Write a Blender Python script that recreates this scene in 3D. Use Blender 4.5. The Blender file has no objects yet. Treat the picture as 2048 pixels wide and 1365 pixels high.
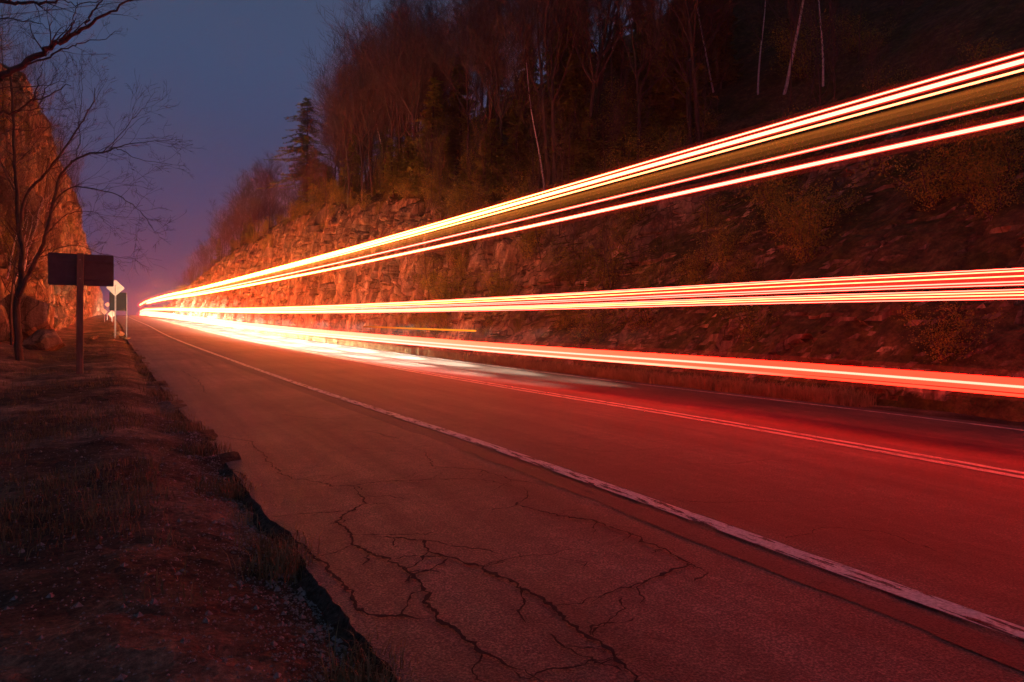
import bpy, math, random
import numpy as np
from mathutils import Vector, Matrix
R = math.radians
random.seed(7)
sc = bpy.context.scene
C = sc.collection

# ------------------------------------------------------------------ camera
YAW, PITCH, ROLL, CAMH = 0.5238, -0.0063, -0.0022, 1.25
cy_, sy_ = math.cos(YAW), math.sin(YAW)
cp_, sp_ = math.cos(PITCH), math.sin(PITCH)
F_ = Vector((sy_*cp_, cy_*cp_, -sp_))
R0 = Vector((cy_, -sy_, 0)); U0 = Vector((sy_*sp_, cy_*sp_, cp_))
RT = R0*math.cos(ROLL) - U0*math.sin(ROLL)
UP = R0*math.sin(ROLL) + U0*math.cos(ROLL)
cam_d = bpy.data.cameras.new('camera'); cam = bpy.data.objects.new('camera', cam_d); C.objects.link(cam)
m = Matrix.Identity(4)
for i in range(3):
    m[i][0] = RT[i]; m[i][1] = UP[i]; m[i][2] = -F_[i]
m[0][3], m[1][3], m[2][3] = 0, 0, CAMH
cam.matrix_world = m
cam_d.sensor_width = 36; cam_d.lens = 24; cam_d.clip_end = 5000; cam_d.clip_start = 0.05
sc.camera = cam
def ray(px, py):
    return (F_ + RT*((px-1024)/1365.0) - UP*((py-682.5)/1365.0))
def at(px, py, depth):
    return Vector((0, 0, CAMH)) + ray(px, py)*depth

# ------------------------------------------------------------------ dusk sky
SUN_EL, SUN_ROT = -4.0, 200.0
w = bpy.data.worlds.new('World'); sc.world = w; w.use_nodes = True
nt = w.node_tree; nt.nodes.clear()
out = nt.nodes.new('ShaderNodeOutputWorld'); bg = nt.nodes.new('ShaderNodeBackground')
tc = nt.nodes.new('ShaderNodeTexCoord'); sx = nt.nodes.new('ShaderNodeSeparateXYZ')
cr = nt.nodes.new('ShaderNodeValToRGB')
nt.links.new(tc.outputs['Generated'], sx.inputs[0]); nt.links.new(sx.outputs['Z'], cr.inputs[0])
e = cr.color_ramp.elements
e[0].position = 0.0; e[0].color = (0.085, 0.055, 0.135, 1)
e[1].position = 1.0; e[1].color = (0.035, 0.055, 0.105, 1)
for p_, c_ in ((0.10, (0.066, 0.064, 0.165, 1)), (0.20, (0.062, 0.078, 0.190, 1)), (0.36, (0.056, 0.094, 0.200, 1)), (0.5, (0.068, 0.092, 0.165, 1))):
    q = e.new(p_); q.color = c_
nt.links.new(cr.outputs[0], bg.inputs[0]); bg.inputs[1].default_value = 0.92
nt.links.new(bg.outputs[0], out.inputs[0])
sc.view_settings.view_transform = 'Standard'; sc.view_settings.look = 'None'
sc.view_settings.gamma = 1; sc.view_settings.exposure = 0
sc.cycles.max_bounces = 5; sc.cycles.diffuse_bounces = 3; sc.cycles.volume_bounces = 0
sc.cycles.transparent_max_bounces = 12

# ------------------------------------------------------------------ helpers
def link(name, V, Fc, mat, parent=None, smooth=False):
    me = bpy.data.meshes.new(name)
    if isinstance(V, np.ndarray): V = V.tolist()
    if isinstance(Fc, np.ndarray): Fc = Fc.tolist()
    me.from_pydata(V, [], Fc); me.update()
    me.materials.append(mat)
    if smooth: me.polygons.foreach_set('use_smooth', [True]*len(me.polygons))
    o = bpy.data.objects.new(name, me); C.objects.link(o)
    if parent is not None: o.parent = parent
    return o
def empty(name, loc=(0, 0, 0), rz=0):
    o = bpy.data.objects.new(name, None); C.objects.link(o); o.location = loc
    o.rotation_euler = (0, 0, rz); o.empty_display_size = .3
    return o
def tag(o, label=None, cat=None, group=None, kind=None):
    if label: o['label'] = label
    if cat: o['category'] = cat
    if group: o['group'] = group
    if kind: o['kind'] = kind
    return o
class MB:
    def __init__(s): s.V = []; s.F = []
    def tube(s, pts, rad, n=5, cap=True):
        pts = [Vector(p) for p in pts]; k = len(pts); b0 = len(s.V); a = None
        for i, p in enumerate(pts):
            t = (pts[min(i+1, k-1)] - pts[max(i-1, 0)])
            if t.length < 1e-9: t = Vector((0, 0, 1))
            t.normalize()
            if a is None:
                a = t.orthogonal().normalized()
            else:
                a = (a - t*a.dot(t)); a = a.normalized() if a.length > 1e-6 else t.orthogonal().normalized()
            b = t.cross(a)
            r = rad[i] if hasattr(rad, '__len__') else rad
            for j in range(n):
                q = 2*math.pi*j/n
                s.V.append(p + a*(math.cos(q)*r) + b*(math.sin(q)*r))
        for i in range(k-1):
            for j in range(n):
                j2 = (j+1) % n
                s.F.append((b0+i*n+j, b0+i*n+j2, b0+(i+1)*n+j2, b0+(i+1)*n+j))
        if cap:
            s.F.append(tuple(b0+j for j in range(n))[::-1]); s.F.append(tuple(b0+(k-1)*n+j for j in range(n)))
    def box(s, c, hx, hy, hz, M=None):
        b0 = len(s.V); c = Vector(c)
        for dx, dy, dz in ((-1,-1,-1),(1,-1,-1),(1,1,-1),(-1,1,-1),(-1,-1,1),(1,-1,1),(1,1,1),(-1,1,1)):
            v = Vector((dx*hx, dy*hy, dz*hz))
            if M is not None: v = M @ v
            s.V.append(c+v)
        for f in ((0,3,2,1),(4,5,6,7),(0,1,5,4),(1,2,6,5),(2,3,7,6),(3,0,4,7)):
            s.F.append(tuple(b0+i for i in f))
    def prism(s, outline, c, ux, uz, thick):
        """outline in (u,w) extruded along the normal"""
        ux = Vector(ux); uz = Vector(uz); nn = ux.cross(uz).normalized(); c = Vector(c); b0 = len(s.V); k = len(outline)
        for sgn in (-.5, .5):
            for (a, b) in outline: s.V.append(c+ux*a+uz*b+nn*thick*sgn)
        s.F.append(tuple(range(b0, b0+k))[::-1]); s.F.append(tuple(range(b0+k, b0+2*k)))
        for i in range(k):
            j = (i+1) % k; s.F.append((b0+i, b0+j, b0+k+j, b0+k+i))
    def quad(s, a, b, c, d):
        b0 = len(s.V); s.V += [a, b, c, d]; s.F.append((b0, b0+1, b0+2, b0+3))
    def tri(s, a, b, c):
        b0 = len(s.V); s.V += [a, b, c]; s.F.append((b0, b0+1, b0+2))
    def build(s, name, mat, parent=None, smooth=False):
        return link(name, s.V, s.F, mat, parent, smooth)

# numpy noise
def hsh(i, j, k=0):
    n = (i.astype(np.int64)*374761393 + j.astype(np.int64)*668265263 + k*2147483647) & 0xffffffff
    n = ((n ^ (n >> 13))*1274126177) & 0xffffffff
    n = (n ^ (n >> 16)) & 0xffffffff
    n = (n*2246822519) & 0xffffffff; n = n ^ (n >> 15)
    return (n & 0xffffff)/float(0xffffff)
def vnoise(x, y, k=0):
    i = np.floor(x); j = np.floor(y); fx = x-i; fy = y-j; fx = fx*fx*(3-2*fx); fy = fy*fy*(3-2*fy)
    a = hsh(i, j, k); b = hsh(i+1, j, k); c = hsh(i, j+1, k); d = hsh(i+1, j+1, k)
    return (a*(1-fx)+b*fx)*(1-fy)+(c*(1-fx)+d*fx)*fy
def fbm(x, y, o=4, k=0):
    s = 0; a = .5
    for q in range(o):
        s = s + a*(vnoise(x, y, k+q)-.5); x = x*2.03+3.1; y = y*2.03+1.7; a *= .5
    return s
def voro(x, y, k=0):
    i0 = np.floor(x); j0 = np.floor(y); best = np.full(x.shape, 9e9); sec = np.full(x.shape, 9e9)
    bid = np.zeros(x.shape); dx = np.zeros(x.shape); dy = np.zeros(x.shape); bi2 = np.zeros(x.shape); bi3 = np.zeros(x.shape)
    for a in (-1, 0, 1):
        for b in (-1, 0, 1):
            i = i0+a; j = j0+b
            sxx = i+.1+.8*hsh(i, j, k+1); syy = j+.1+.8*hsh(i, j, k+2)
            d = np.abs(x-sxx)+np.abs(y-syy)*.8+.3*np.hypot(x-sxx, y-syy)
            cl = d < best
            sec = np.where(cl, best, np.minimum(sec, d))
            bid = np.where(cl, hsh(i, j, k+3), bid); bi2 = np.where(cl, hsh(i, j, k+4), bi2); bi3 = np.where(cl, hsh(i, j, k+5), bi3)
            dx = np.where(cl, x-sxx, dx); dy = np.where(cl, y-syy, dy)
            best = np.where(cl, d, best)
    return bid, bi2, bi3, dx, dy, sec-best

# road path (metres): sideways shift and height along Y, fitted to the photograph
KY = np.array([-60, -20, 0, 6, 12, 25, 45, 80, 130, 190, 260, 300, 360, 460.])
KS = np.array([0, 0, 0, 0, -.10, -.22, -.43, -.51, -1.07, -1.30, -1.25, -2.6, -8, -26.])
KZ = np.array([-1.6, -.55, 0, .2257, .4058, .852, 1.6352, 3.1933, 5.4821, 8.0655, 10.75, 10.9, 8.0, 1.5])
mS = np.gradient(KS, KY); mZ = np.gradient(KZ, KY)
def herm(x, V, mm):
    x = np.asarray(x, float); i = np.clip(np.searchsorted(KY, x)-1, 0, len(KY)-2)
    hh = KY[i+1]-KY[i]; t = (x-KY[i])/hh
    return (2*t**3-3*t**2+1)*V[i]+(t**3-2*t**2+t)*hh*mm[i]+(-2*t**3+3*t**2)*V[i+1]+(t**3-t**2)*hh*mm[i+1]
def rs(y): return herm(y, KS, mS)
def rz(y): return herm(y, KZ, mZ)
XE, XL, XC, XR, XO = .9042, 3.2524, 6.8524, 10.4524, 11.15
def pave_z(x):   # crown of the pavement, x measured from the road path
    return np.interp(x, [XE, XL, XC, XR, XO], [-.1217, 0, .0095, -.043, -.08])
def road_pt(x, y, dz=0):
    return Vector((float(rs(y))+x, y, float(rz(y))+float(pave_z(x))+dz))
def stations(y0, y1, a, b):
    o = [y0]
    while o[-1] < y1: o.append(o[-1]+a+b*abs(o[-1]))
    return np.array(o)
def grid_faces(nr, nc):
    i = np.arange(nr-1)[:, None]; j = np.arange(nc-1)[None, :]
    a = i*nc+j
    return np.stack([a, a+1, a+nc+1, a+nc], -1).reshape(-1, 4)

# ------------------------------------------------------------------ materials
def mat(name):
    mm = bpy.data.materials.new(name); mm.use_nodes = True
    n = mm.node_tree.nodes; b = n['Principled BSDF']; b.inputs['Roughness'].default_value = .85
    b.inputs['Specular IOR Level'].default_value = .25
    return mm, mm.node_tree, b
def N(t, kind, **kw):
    n = t.nodes.new(kind)
    for k, v in kw.items():
        if k in n.inputs: n.inputs[k].default_value = v
        else: setattr(n, k, v)
    return n
def objc(t, scale=(1, 1, 1)):
    c = N(t, 'ShaderNodeTexCoord'); mp = N(t, 'ShaderNodeMapping'); mp.inputs['Scale'].default_value = scale
    t.links.new(c.outputs['Object'], mp.inputs[0]); return mp.outputs[0]
def noise(t, co, scale, detail=5, rough=.6):
    n = N(t, 'ShaderNodeTexNoise', Scale=scale, Detail=detail, Roughness=rough); t.links.new(co, n.inputs['Vector']); return n.outputs[0]
def ramp(t, src, stops):
    r_ = N(t, 'ShaderNodeValToRGB'); t.links.new(src, r_.inputs[0]); el = r_.color_ramp.elements
    el[0].position, el[0].color = stops[0][0], (*stops[0][1], 1)
    el[1].position, el[1].color = stops[-1][0], (*stops[-1][1], 1)
    for p, c in stops[1:-1]:
        q = el.new(p); q.color = (*c, 1)
    return r_.outputs[0]
def mix(t, fac, a, b, mode='MIX'):
    n = N(t, 'ShaderNodeMix', data_type='RGBA', blend_type=mode)
    for s, v in ((0, fac), (6, a), (7, b)):
        if hasattr(v, 'links'): t.links.new(v, n.inputs[s])
        else: n.inputs[s].default_value = v if s == 0 else (*v, 1)
    return n.outputs[2]
def bump(t, b, h, strength=.5, dist=.02):
    n = N(t, 'ShaderNodeBump', Strength=strength, Distance=dist); t.links.new(h, n.inputs['Height']); t.links.new(n.outputs[0], b.inputs['Normal'])
def simple(name, lo, hi, scale=8, rough=.85, bmp=.3, dist=.01, stretch=(1, 1, 1), spec=.25):
    mm, t, b = mat(name); co = objc(t, stretch); n = noise(t, co, scale)
    t.links.new(ramp(t, n, [(.3, lo), (.7, hi)]), b.inputs['Base Color']); b.inputs['Roughness'].default_value = rough
    b.inputs['Specular IOR Level'].default_value = spec
    if bmp: bump(t, b, n, bmp, dist)
    return mm
def asphalt(name, base, amp=1.0):
    mm, t, b = mat(name); co = objc(t)
    big = noise(t, co, .35, 6, .65); fine = noise(t, co, 90, 2, .7); mid = noise(t, co, 9, 5, .6)
    st = noise(t, objc(t, (3.0, .12, 1)), 1.2, 5, .6)
    c = ramp(t, big, [(.34, tuple(v*.55 for v in base)), (.5, base), (.66, tuple(v*1.5 for v in base))])
    c = mix(t, .8, c, ramp(t, st, [(.32, (.5,)*3), (.68, (1.4,)*3)]), 'MULTIPLY')
    c = mix(t, .55, c, ramp(t, mid, [(.3, (.6,)*3), (.7, (1.3,)*3)]), 'MULTIPLY')
    c = mix(t, .85, c, ramp(t, fine, [(.36, (.35,)*3), (.5, (1,)*3), (.66, (2.4,)*3)]), 'MULTIPLY')
    t.links.new(c, b.inputs['Base Color']); b.inputs['Roughness'].default_value = .6
    b.inputs['Specular IOR Level'].default_value = .38
    ad = N(t, 'ShaderNodeMath', operation='ADD'); t.links.new(fine, ad.inputs[0]); t.links.new(mid, ad.inputs[1])
    bump(t, b, ad.outputs[0], .7, .012)
    return mm
def paint(name, col, wear=.47, sx_=(7, 1.2, 1)):
    mm, t, b = mat(name); co = objc(t); co2 = objc(t, sx_)
    n1 = noise(t, co2, 3.5, 6, .72); n2 = noise(t, co, 60, 2, .6)
    c = mix(t, .6, col, ramp(t, n2, [(.35, (.45,)*3), (.65, (1.15,)*3)]), 'MULTIPLY')
    t.links.new(c, b.inputs['Base Color']); b.inputs['Roughness'].default_value = .6
    fac = ramp(t, n1, [(wear-.13, (0,)*3), (wear-.09, (1,)*3)])
    tr = N(t, 'ShaderNodeBsdfTransparent'); ms = N(t, 'ShaderNodeMixShader'); o = t.nodes['Material Output']
    t.links.new(fac, ms.inputs[0]); t.links.new(tr.outputs[0], ms.inputs[1]); t.links.new(b.outputs[0], ms.inputs[2]); t.links.new(ms.outputs[0], o.inputs[0])
    return mm
M = {}
M['shoulder'] = asphalt('shoulder_asphalt', (.094, .070, .058))
M['lane'] = asphalt('lane_asphalt', (.060, .043, .036))
M['tar'] = simple('tar', (.010, .009, .009), (.03, .026, .025), 20)
M['joint'] = asphalt('joint_asphalt', (.040, .033, .031))
M['white_paint'] = paint('white_road_paint', (.62, .6, .57), .565)
M['yellow_paint'] = paint('yellow_road_paint', (.62, .55, .42), .55)
M['bark'] = simple('dark_bark', (.035, .026, .02), (.11, .085, .065), 14, .9, .8, .03, (1, 1, .2))
M['twig'] = simple('twig_bark', (.05, .034, .028), (.12, .085, .07), 5, .9, 0)
M['birch'] = simple('birch_bark', (.35, .31, .28), (.75, .7, .66), 7, .7, .3, .01, (.3, .3, 3))
M['needle'] = simple('needles', (.05, .07, .008), (.17, .18, .02), 1.2, .8, 0)
M['leafbush'] = simple('bush_leaves', (.10, .11, .012), (.34, .29, .035), 1.5, .8, 0)
M['grass'] = simple('dead_grass', (.11, .075, .035), (.30, .23, .11), 3, .9, 0)
M['metal'] = simple('galvanised_steel', (.22, .21, .2), (.38, .36, .34), 12, .5, .1, .002, spec=.5)
M['panelback'] = simple('sign_back', (.055, .04, .038), (.09, .07, .065), 5, .55, .05, .002, spec=.4)
M['panelpale'] = simple('pale_sign', (.55, .52, .42), (.7, .66, .55), 5, .5, .02, .001, spec=.4)
M['woodpost'] = simple('weathered_post', (.10, .07, .045), (.22, .16, .11), 10, .85, .4, .01, (1, 1, .15))
M['cable'] = simple('cable_rubber', (.015, .014, .014), (.03, .03, .03), 10, .6, 0)
M['stone'] = simple('pale_stone', (.30, .27, .23), (.62, .57, .50), 7, .9, .5, .03)
M['pebble'] = simple('gravel_stone', (.10, .085, .075), (.34, .3, .27), 60, .9, .2, .01)
def rock_mat():
    mm, t, b = mat('hillside_rock_and_litter'); co = objc(t); cv = objc(t, (1, 1, .22))
    n1 = noise(t, co, .35, 5, .6); n2 = noise(t, cv, 1.9, 9, .68); n3 = noise(t, co, 9, 5, .7)
    vo = N(t, 'ShaderNodeTexVoronoi', feature='DISTANCE_TO_EDGE', Scale=1.3); vd = N(t, 'ShaderNodeMapping'); vd.inputs['Scale'].default_value = (1, 1, .45)
    c3 = N(t, 'ShaderNodeTexCoord'); nz = N(t, 'ShaderNodeTexNoise', Scale=1.2, Detail=4)
    t.links.new(c3.outputs['Object'], nz.inputs['Vector'])
    va = N(t, 'ShaderNodeVectorMath', operation='ADD'); t.links.new(c3.outputs['Object'], va.inputs[0]); t.links.new(nz.outputs['Color'], va.inputs[1])
    t.links.new(va.outputs[0], vd.inputs[0]); t.links.new(vd.outputs[0], vo.inputs['Vector'])
    cells = N(t, 'ShaderNodeTexVoronoi', feature='F1', Scale=1.3); t.links.new(vd.outputs[0], cells.inputs['Vector'])
    rk = ramp(t, n2, [(.30, (.05, .034, .02)), (.46, (.17, .12, .07)), (.58, (.30, .215, .13)), (.72, (.66, .51, .34))])
    rk = mix(t, .45, rk, ramp(t, cells.outputs['Color'], [(.2, (.5,)*3), (.8, (1.5,)*3)]), 'MULTIPLY')
    rk = mix(t, .8, rk, ramp(t, vo.outputs['Distance'], [(.0, (.2,)*3), (.05, (1,)*3)]), 'MULTIPLY')
    rk = mix(t, .5, rk, ramp(t, n3, [(.3, (.5,)*3), (.7, (1.4,)*3)]), 'MULTIPLY')
    rk = mix(t, .6, rk, ramp(t, n1, [(.3, (.55,)*3), (.7, (1.3,)*3)]), 'MULTIPLY')
    lit = ramp(t, noise(t, co, 3.5, 7, .75), [(.3, (.025, .018, .008)), (.5, (.085, .055, .02)), (.7, (.20, .135, .05))])
    moss = ramp(t, noise(t, co, .7, 4), [(.42, (1,)*3), (.6, (.55, .75, .25))])
    lit = mix(t, 1, lit, moss, 'MULTIPLY')
    ge = N(t, 'ShaderNodeNewGeometry'); sp = N(t, 'ShaderNodeSeparateXYZ'); t.links.new(ge.outputs['Normal'], sp.inputs[0])
    at_ = N(t, 'ShaderNodeAttribute', attribute_name='soil'); ad = N(t, 'ShaderNodeMath', operation='ADD'); mu = N(t, 'ShaderNodeMath', operation='MULTIPLY_ADD')
    t.links.new(sp.outputs['Z'], mu.inputs[0]); mu.inputs[1].default_value = .75; mu.inputs[2].default_value = -.55
    t.links.new(mu.outputs[0], ad.inputs[0]); t.links.new(at_.outputs['Fac'], ad.inputs[1])
    a2 = N(t, 'ShaderNodeMath', operation='MULTIPLY_ADD'); t.links.new(n3, a2.inputs[0]); a2.inputs[1].default_value = .5; t.links.new(ad.outputs[0], a2.inputs[2])
    fac = ramp(t, a2.outputs[0], [(.36, (0,)*3), (.52, (1,)*3)])
    t.links.new(mix(t, fac, rk, lit), b.inputs['Base Color']); b.inputs['Roughness'].default_value = .9
    a3 = N(t, 'ShaderNodeMath', operation='ADD'); t.links.new(n2, a3.inputs[0]); t.links.new(n3, a3.inputs[1])
    bump(t, b, a3.outputs[0], .8, .12)
    return mm
M['rock'] = rock_mat()
def ground_mat():
    mm, t, b = mat('verge_soil'); co = objc(t)
    n1 = noise(t, co, .55, 5, .6); n2 = noise(t, co, 26, 5, .75); n3 = noise(t, co, 3.2, 6, .65)
    c = ramp(t, n1, [(.35, (.030, .018, .010)), (.5, (.085, .052, .032)), (.64, (.24, .155, .10))])
    c = mix(t, .8, c, ramp(t, n3, [(.3, (.4,)*3), (.7, (1.7,)*3)]), 'MULTIPLY')
    c = mix(t, .9, c, ramp(t, n2, [(.33, (.35,)*3), (.55, (1.1,)*3), (.72, (2.2,)*3)]), 'MULTIPLY')
    t.links.new(c, b.inputs['Base Color']); b.inputs['Roughness'].default_value = .95
    ad = N(t, 'ShaderNodeMath', operation='ADD'); t.links.new(n2, ad.inputs[0]); t.links.new(n3, ad.inputs[1])
    bump(t, b, ad.outputs[0], .8, .03)
    return mm
M['soil'] = ground_mat()

M['crumb'] = simple('crumbled_edge', (.018, .011, .008), (.11, .075, .055), 40, .95, .8, .02)
# ------------------------------------------------------------------ pavement
ys = stations(-12, 420, .10, .006)
def strip(name, xs, y, m_, dz=0, edge_noise=None, parent=None, kind='structure'):
    X, Y = np.meshgrid(np.asarray(xs, float), y)
    Z = rz(Y)+pave_z(X)+dz
    if edge_noise is not None: X = X.copy(); X[:, 0] += edge_noise(Y[:, 0])
    V = np.stack([X+rs(Y), Y, Z], -1).reshape(-1, 3)
    o = link(name, V, grid_faces(len(y), len(xs)), m_, parent)
    if kind and parent is None: tag(o, kind=kind)
    return o
def edge_fn(y):
    e_ = .035*fbm(y*1.1, y*0, 3, 11)+.05*fbm(y*7, y*0, 4, 5)+.02*fbm(y*31, y*0, 3, 6)
    e_ = e_ + (.05*np.exp(-((y-4.35)/.32)**2)) + .03*np.exp(-((y-2.6)/.18)**2)   # bites where the edge has broken off
    return e_
ysh = stations(-6, 420, .018, .006)
sh = strip('shoulder', [XE, 1.0, 1.3, 1.8, 2.5, XL-.16], ysh, M['shoulder'], 0, edge_fn)
# broken vertical edge of the slab
X0 = XE+edge_fn(ysh)
V = []
for k, ox, dz in ((0, 0, 0), (1, -.015, -.022), (2, -.05, -.05), (3, -.10, -.14)):
    V.append(np.stack([X0+rs(ysh)+ox+.05*k*fbm(ysh*11, ysh*0+k, 3, 8), ysh, rz(ysh)+pave_z(X0)+dz+.02*(k > 0)*fbm(ysh*14, ysh*0+k, 3, 9)], -1))
V = np.stack(V, 1).reshape(-1, 3)
link('slab_edge', V, grid_faces(len(ysh), 4), M['crumb'], sh)
road = strip('road', [XL-.165, XL+.3, 4.2, 5.5, XC, 8, 9.2, XR, XO], ys, M['lane'], .0); 
# dark worn joint just left of the edge line
strip('joint_seal', [XL-.30, XL-.125], stations(-12, 300, .05, .01), M['joint'], .003, lambda y: .10*fbm(y*2, y*0, 4, 21), parent=road)
def wob(k, a=.02): return lambda y: a*fbm(y*.9, y*0, 4, k)
strip('edge_line', [XL-.06, XL+.075], ysh, M['white_paint'], .008, wob(31), parent=road)
strip('edge_line', [XR-.06, XR+.06], ysh, M['white_paint'], .006, wob(32), parent=road)
strip('centre_line', [XC-.165, XC-.055], ysh, M['yellow_paint'], .006, wob(33), parent=road)
strip('centre_line', [XC+.055, XC+.165], ysh, M['yellow_paint'], .006, wob(34), parent=road)

# cracks, traced on the ground
def ground_hit(px, py):
    r_ = ray(px, py); lo, hi = .5, 60
    for _ in range(60):
        md = (lo+hi)/2; p = Vector((0, 0, CAMH))+r_*md
        x_ = p.x-float(rs(p.y)); g = float(rz(p.y))+float(pave_z(x_))
        if p.z > g: lo = md
        else: hi = md
    return Vector((0, 0, CAMH))+r_*lo
cracks = [
 ([(436,872),(505,885),(530,915),(560,945),(585,960),(640,967),(668,975),(706,975),(760,965),(850,962),(960,962),(1010,972),(1045,985)], 1.0),
 ([(706,975),(722,995),(738,1010),(690,1026),(682,1045),(700,1070),(708,1090),(740,1112),(780,1122),(815,1150),(848,1182),(845,1208),(880,1240),(930,1285),(965,1310),(1030,1345),(1080,1375)], 1.5),
 ([(540,1035),(600,1032),(690,1026)], .8),
 ([(400,935),(470,942),(495,960)], 1.6),
 ([(570,1083),(605,1090),(645,1125),(690,1180),(715,1215),(760,1235),(860,1240)], 1.5),
 ([(730,1072),(785,1078),(838,1086),(860,1108),(900,1120),(965,1137),(1000,1155),(1045,1175),(1100,1215),(1120,1240),(1180,1275),(1230,1312),(1280,1365),(1300,1390)], 1.5),
 ([(705,1092),(655,1112),(630,1118)], .7),
 ([(1045,975),(1055,990),(1035,1012),(1100,1030),(1180,1042),(1260,1068),(1330,1100),(1370,1130),(1300,1165),(1220,1190),(1190,1215)], 1.1),
 ([(965,1137),(1040,1118),(1100,1112),(1150,1100)], .6),
 ([(850,905),(870,935),(960,942),(1020,960),(1100,975)], .8),
 ([(640,898),(700,897),(800,905)], .6),
 ([(1100,1270),(1130,1300),(1180,1330),(1240,1350)], .8),
 ([(1370,1130),(1410,1150),(1385,1165)], .8),
 ([(1348,930),(1450,930),(1540,922),(1620,925)], .6),
 ([(1348,1005),(1450,1007),(1560,1005)], .6),
 ([(1560,1090),(1640,1060),(1760,1065),(1900,1120)], .6),
 ([(1000,880),(1100,890),(1200,905),(1330,900)], .5),
 ([(500,745),(560,760),(640,790)], 1.0), ([(360,740),(395,760),(415,790)], 1.0), ([(440,700),(500,720),(560,740)], .9),
 ([(330,700),(400,720),(430,735)], .8), ([(680,860),(740,865),(800,880)], .7), ([(560,830),(640,840),(760,836)], .7),
]
cm = MB(); rnd = random.Random(3)
cr3 = [([ground_hit(*q) for q in pts], wd) for pts, wd in cracks]
for P, wd in list(cr3):
    for i in range(1, len(P)-1):
        if rnd.random() < .75:
            d = (P[i+1]-P[i-1]).normalized(); a_ = rnd.choice((-1, 1))*rnd.uniform(.6, 1.5); L = rnd.uniform(.06, .5)*max(1, P[i].y*.15)
            d = Vector((d.x*math.cos(a_)-d.y*math.sin(a_), d.x*math.sin(a_)+d.y*math.cos(a_), 0)); q = [P[i].copy()]
            for _ in range(5): q.append(q[-1]+Vector((d.x+rnd.gauss(0, .45), d.y+rnd.gauss(0, .45), 0))*L/5)
            if all(XE+.1 < v.x-float(rs(v.y)) < XL-.2 for v in q): cr3.append((q, wd*.5))
for P, wd in cr3:
    dense = []
    for a, b in zip(P[:-1], P[1:]):
        n_ = max(2, int((b-a).length/.022)); n_ = min(n_, 90)
        dense += [a.lerp(b, i/n_) for i in range(n_)]
    dense.append(P[-1]); n_ = len(dense); off = 0; pr = None
    for i, p in enumerate(dense):
        t = dense[min(i+1, n_-1)]-dense[max(i-1, 0)]; t.z = 0; t.normalize(); nn = Vector((-t.y, t.x, 0))
        off = off*.8+rnd.uniform(-.011, .011)+(rnd.uniform(-.03, .03) if rnd.random() < .10 else 0); tip = min(1, 8*i/n_+.15, 8*(n_-1-i)/n_+.15)
        h_ = wd*rnd.uniform(.0025, .010)*(1.8 if rnd.random() < .06 else 1)*tip
        c = p+nn*off
        a, b = c+nn*h_, c-nn*h_*rnd.uniform(.5, 1.3)
        for v in (a, b):
            x_ = v.x-float(rs(v.y)); v.z = float(rz(v.y))+float(pave_z(x_))+.010
        if pr: cm.quad(pr[0], pr[1], b, a)
        pr = (a, b)
cm.build('cracks', M['tar'], sh)

# ------------------------------------------------------------------ verges
def verge(name, x_in, x_out, side, y, nx, prof):
    t = np.linspace(0, 1, nx)**1.6
    Y, T = np.meshgrid(y, t, indexing='ij')
    X = x_in + (x_out-x_in)*T
    Z = rz(Y)+prof(X, Y)
    V = np.stack([X+rs(Y), Y, Z], -1).reshape(-1, 3)
    return tag(link(name, V, grid_faces(len(y), nx), M['soil']), kind='structure')
def left_prof(X, Y):
    d = np.clip(.92-X, 0, None)
    g = -.11 + (-.08 + .42*np.clip(fbm(Y*1.1, X*.8, 4, 61)-.02, 0, .25))*np.exp(-(d/.30)**2) + .07*np.clip((d-.25)/.5, 0, 1) - .07*np.clip(d-.9, 0, 2.5)
    g = g + .13*fbm(X*1.7, Y*1.3, 5, 41)*np.clip(d*2, 0, 1) + .05*fbm(X*9, Y*9, 3, 44)
    g = g + .25*np.clip(d-2.6, 0, None)*.6
    return g
verge('ground', 1.05, -16, -1, stations(-6, 420, .035, .008), 110, left_prof)
def right_prof(X, Y):
    d = np.clip(X-XO, 0, None)
    return -.09 - .12*np.clip(d, 0, 1.2) + .10*fbm(X*1.5, Y*1.2, 4, 51)*np.clip(d, 0, 1)
verge('verge', XO-.03, 15.5, 1, stations(-12, 420, .1, .012), 30, right_prof)
# one sheet under everything out to the horizon
gs = MB(); gs.quad(Vector((-3000, -3000, -9)), Vector((3000, -3000, -9)), Vector((3000, 4000, -9)), Vector((-3000, 4000, -9)))
tag(gs.build('terrain', M['soil']), kind='structure')

# ------------------------------------------------------------------ rock cuts with the wooded slopes above
def facets(U, Wd, k, amp):
    """broken blocky relief; U along the wall, Wd up it (metres)"""
    U2 = U + .35*Wd*.3 + 1.1*fbm(U*.35, Wd*.35, 3, k+60); W2 = Wd + .9*fbm(U*.4, Wd*.4, 3, k+70)
    a = voro(U2/2.3, W2/4.0, k); b = voro(U2/.85, W2/1.9, k+10); c = voro(U2/.33, W2/.7, k+20)
    o = 1.25*(a[0]-.5) + 1.0*(a[1]-.5)*a[3] + .7*(a[2]-.5)*a[4]
    o = o + .55*(b[0]-.5) + .45*(b[1]-.5)*b[3] + .35*(b[2]-.5)*b[4]
    o = o + .17*(c[0]-.5) + .16*(c[1]-.5)*c[3]
    o = o - .28*np.clip(.10-b[5], 0, .1)/.1 - .35*np.clip(.07-a[5], 0, .07)/.07
    return o*amp + 1.3*fbm(U*.12, Wd*.15, 3, k+80)
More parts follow.
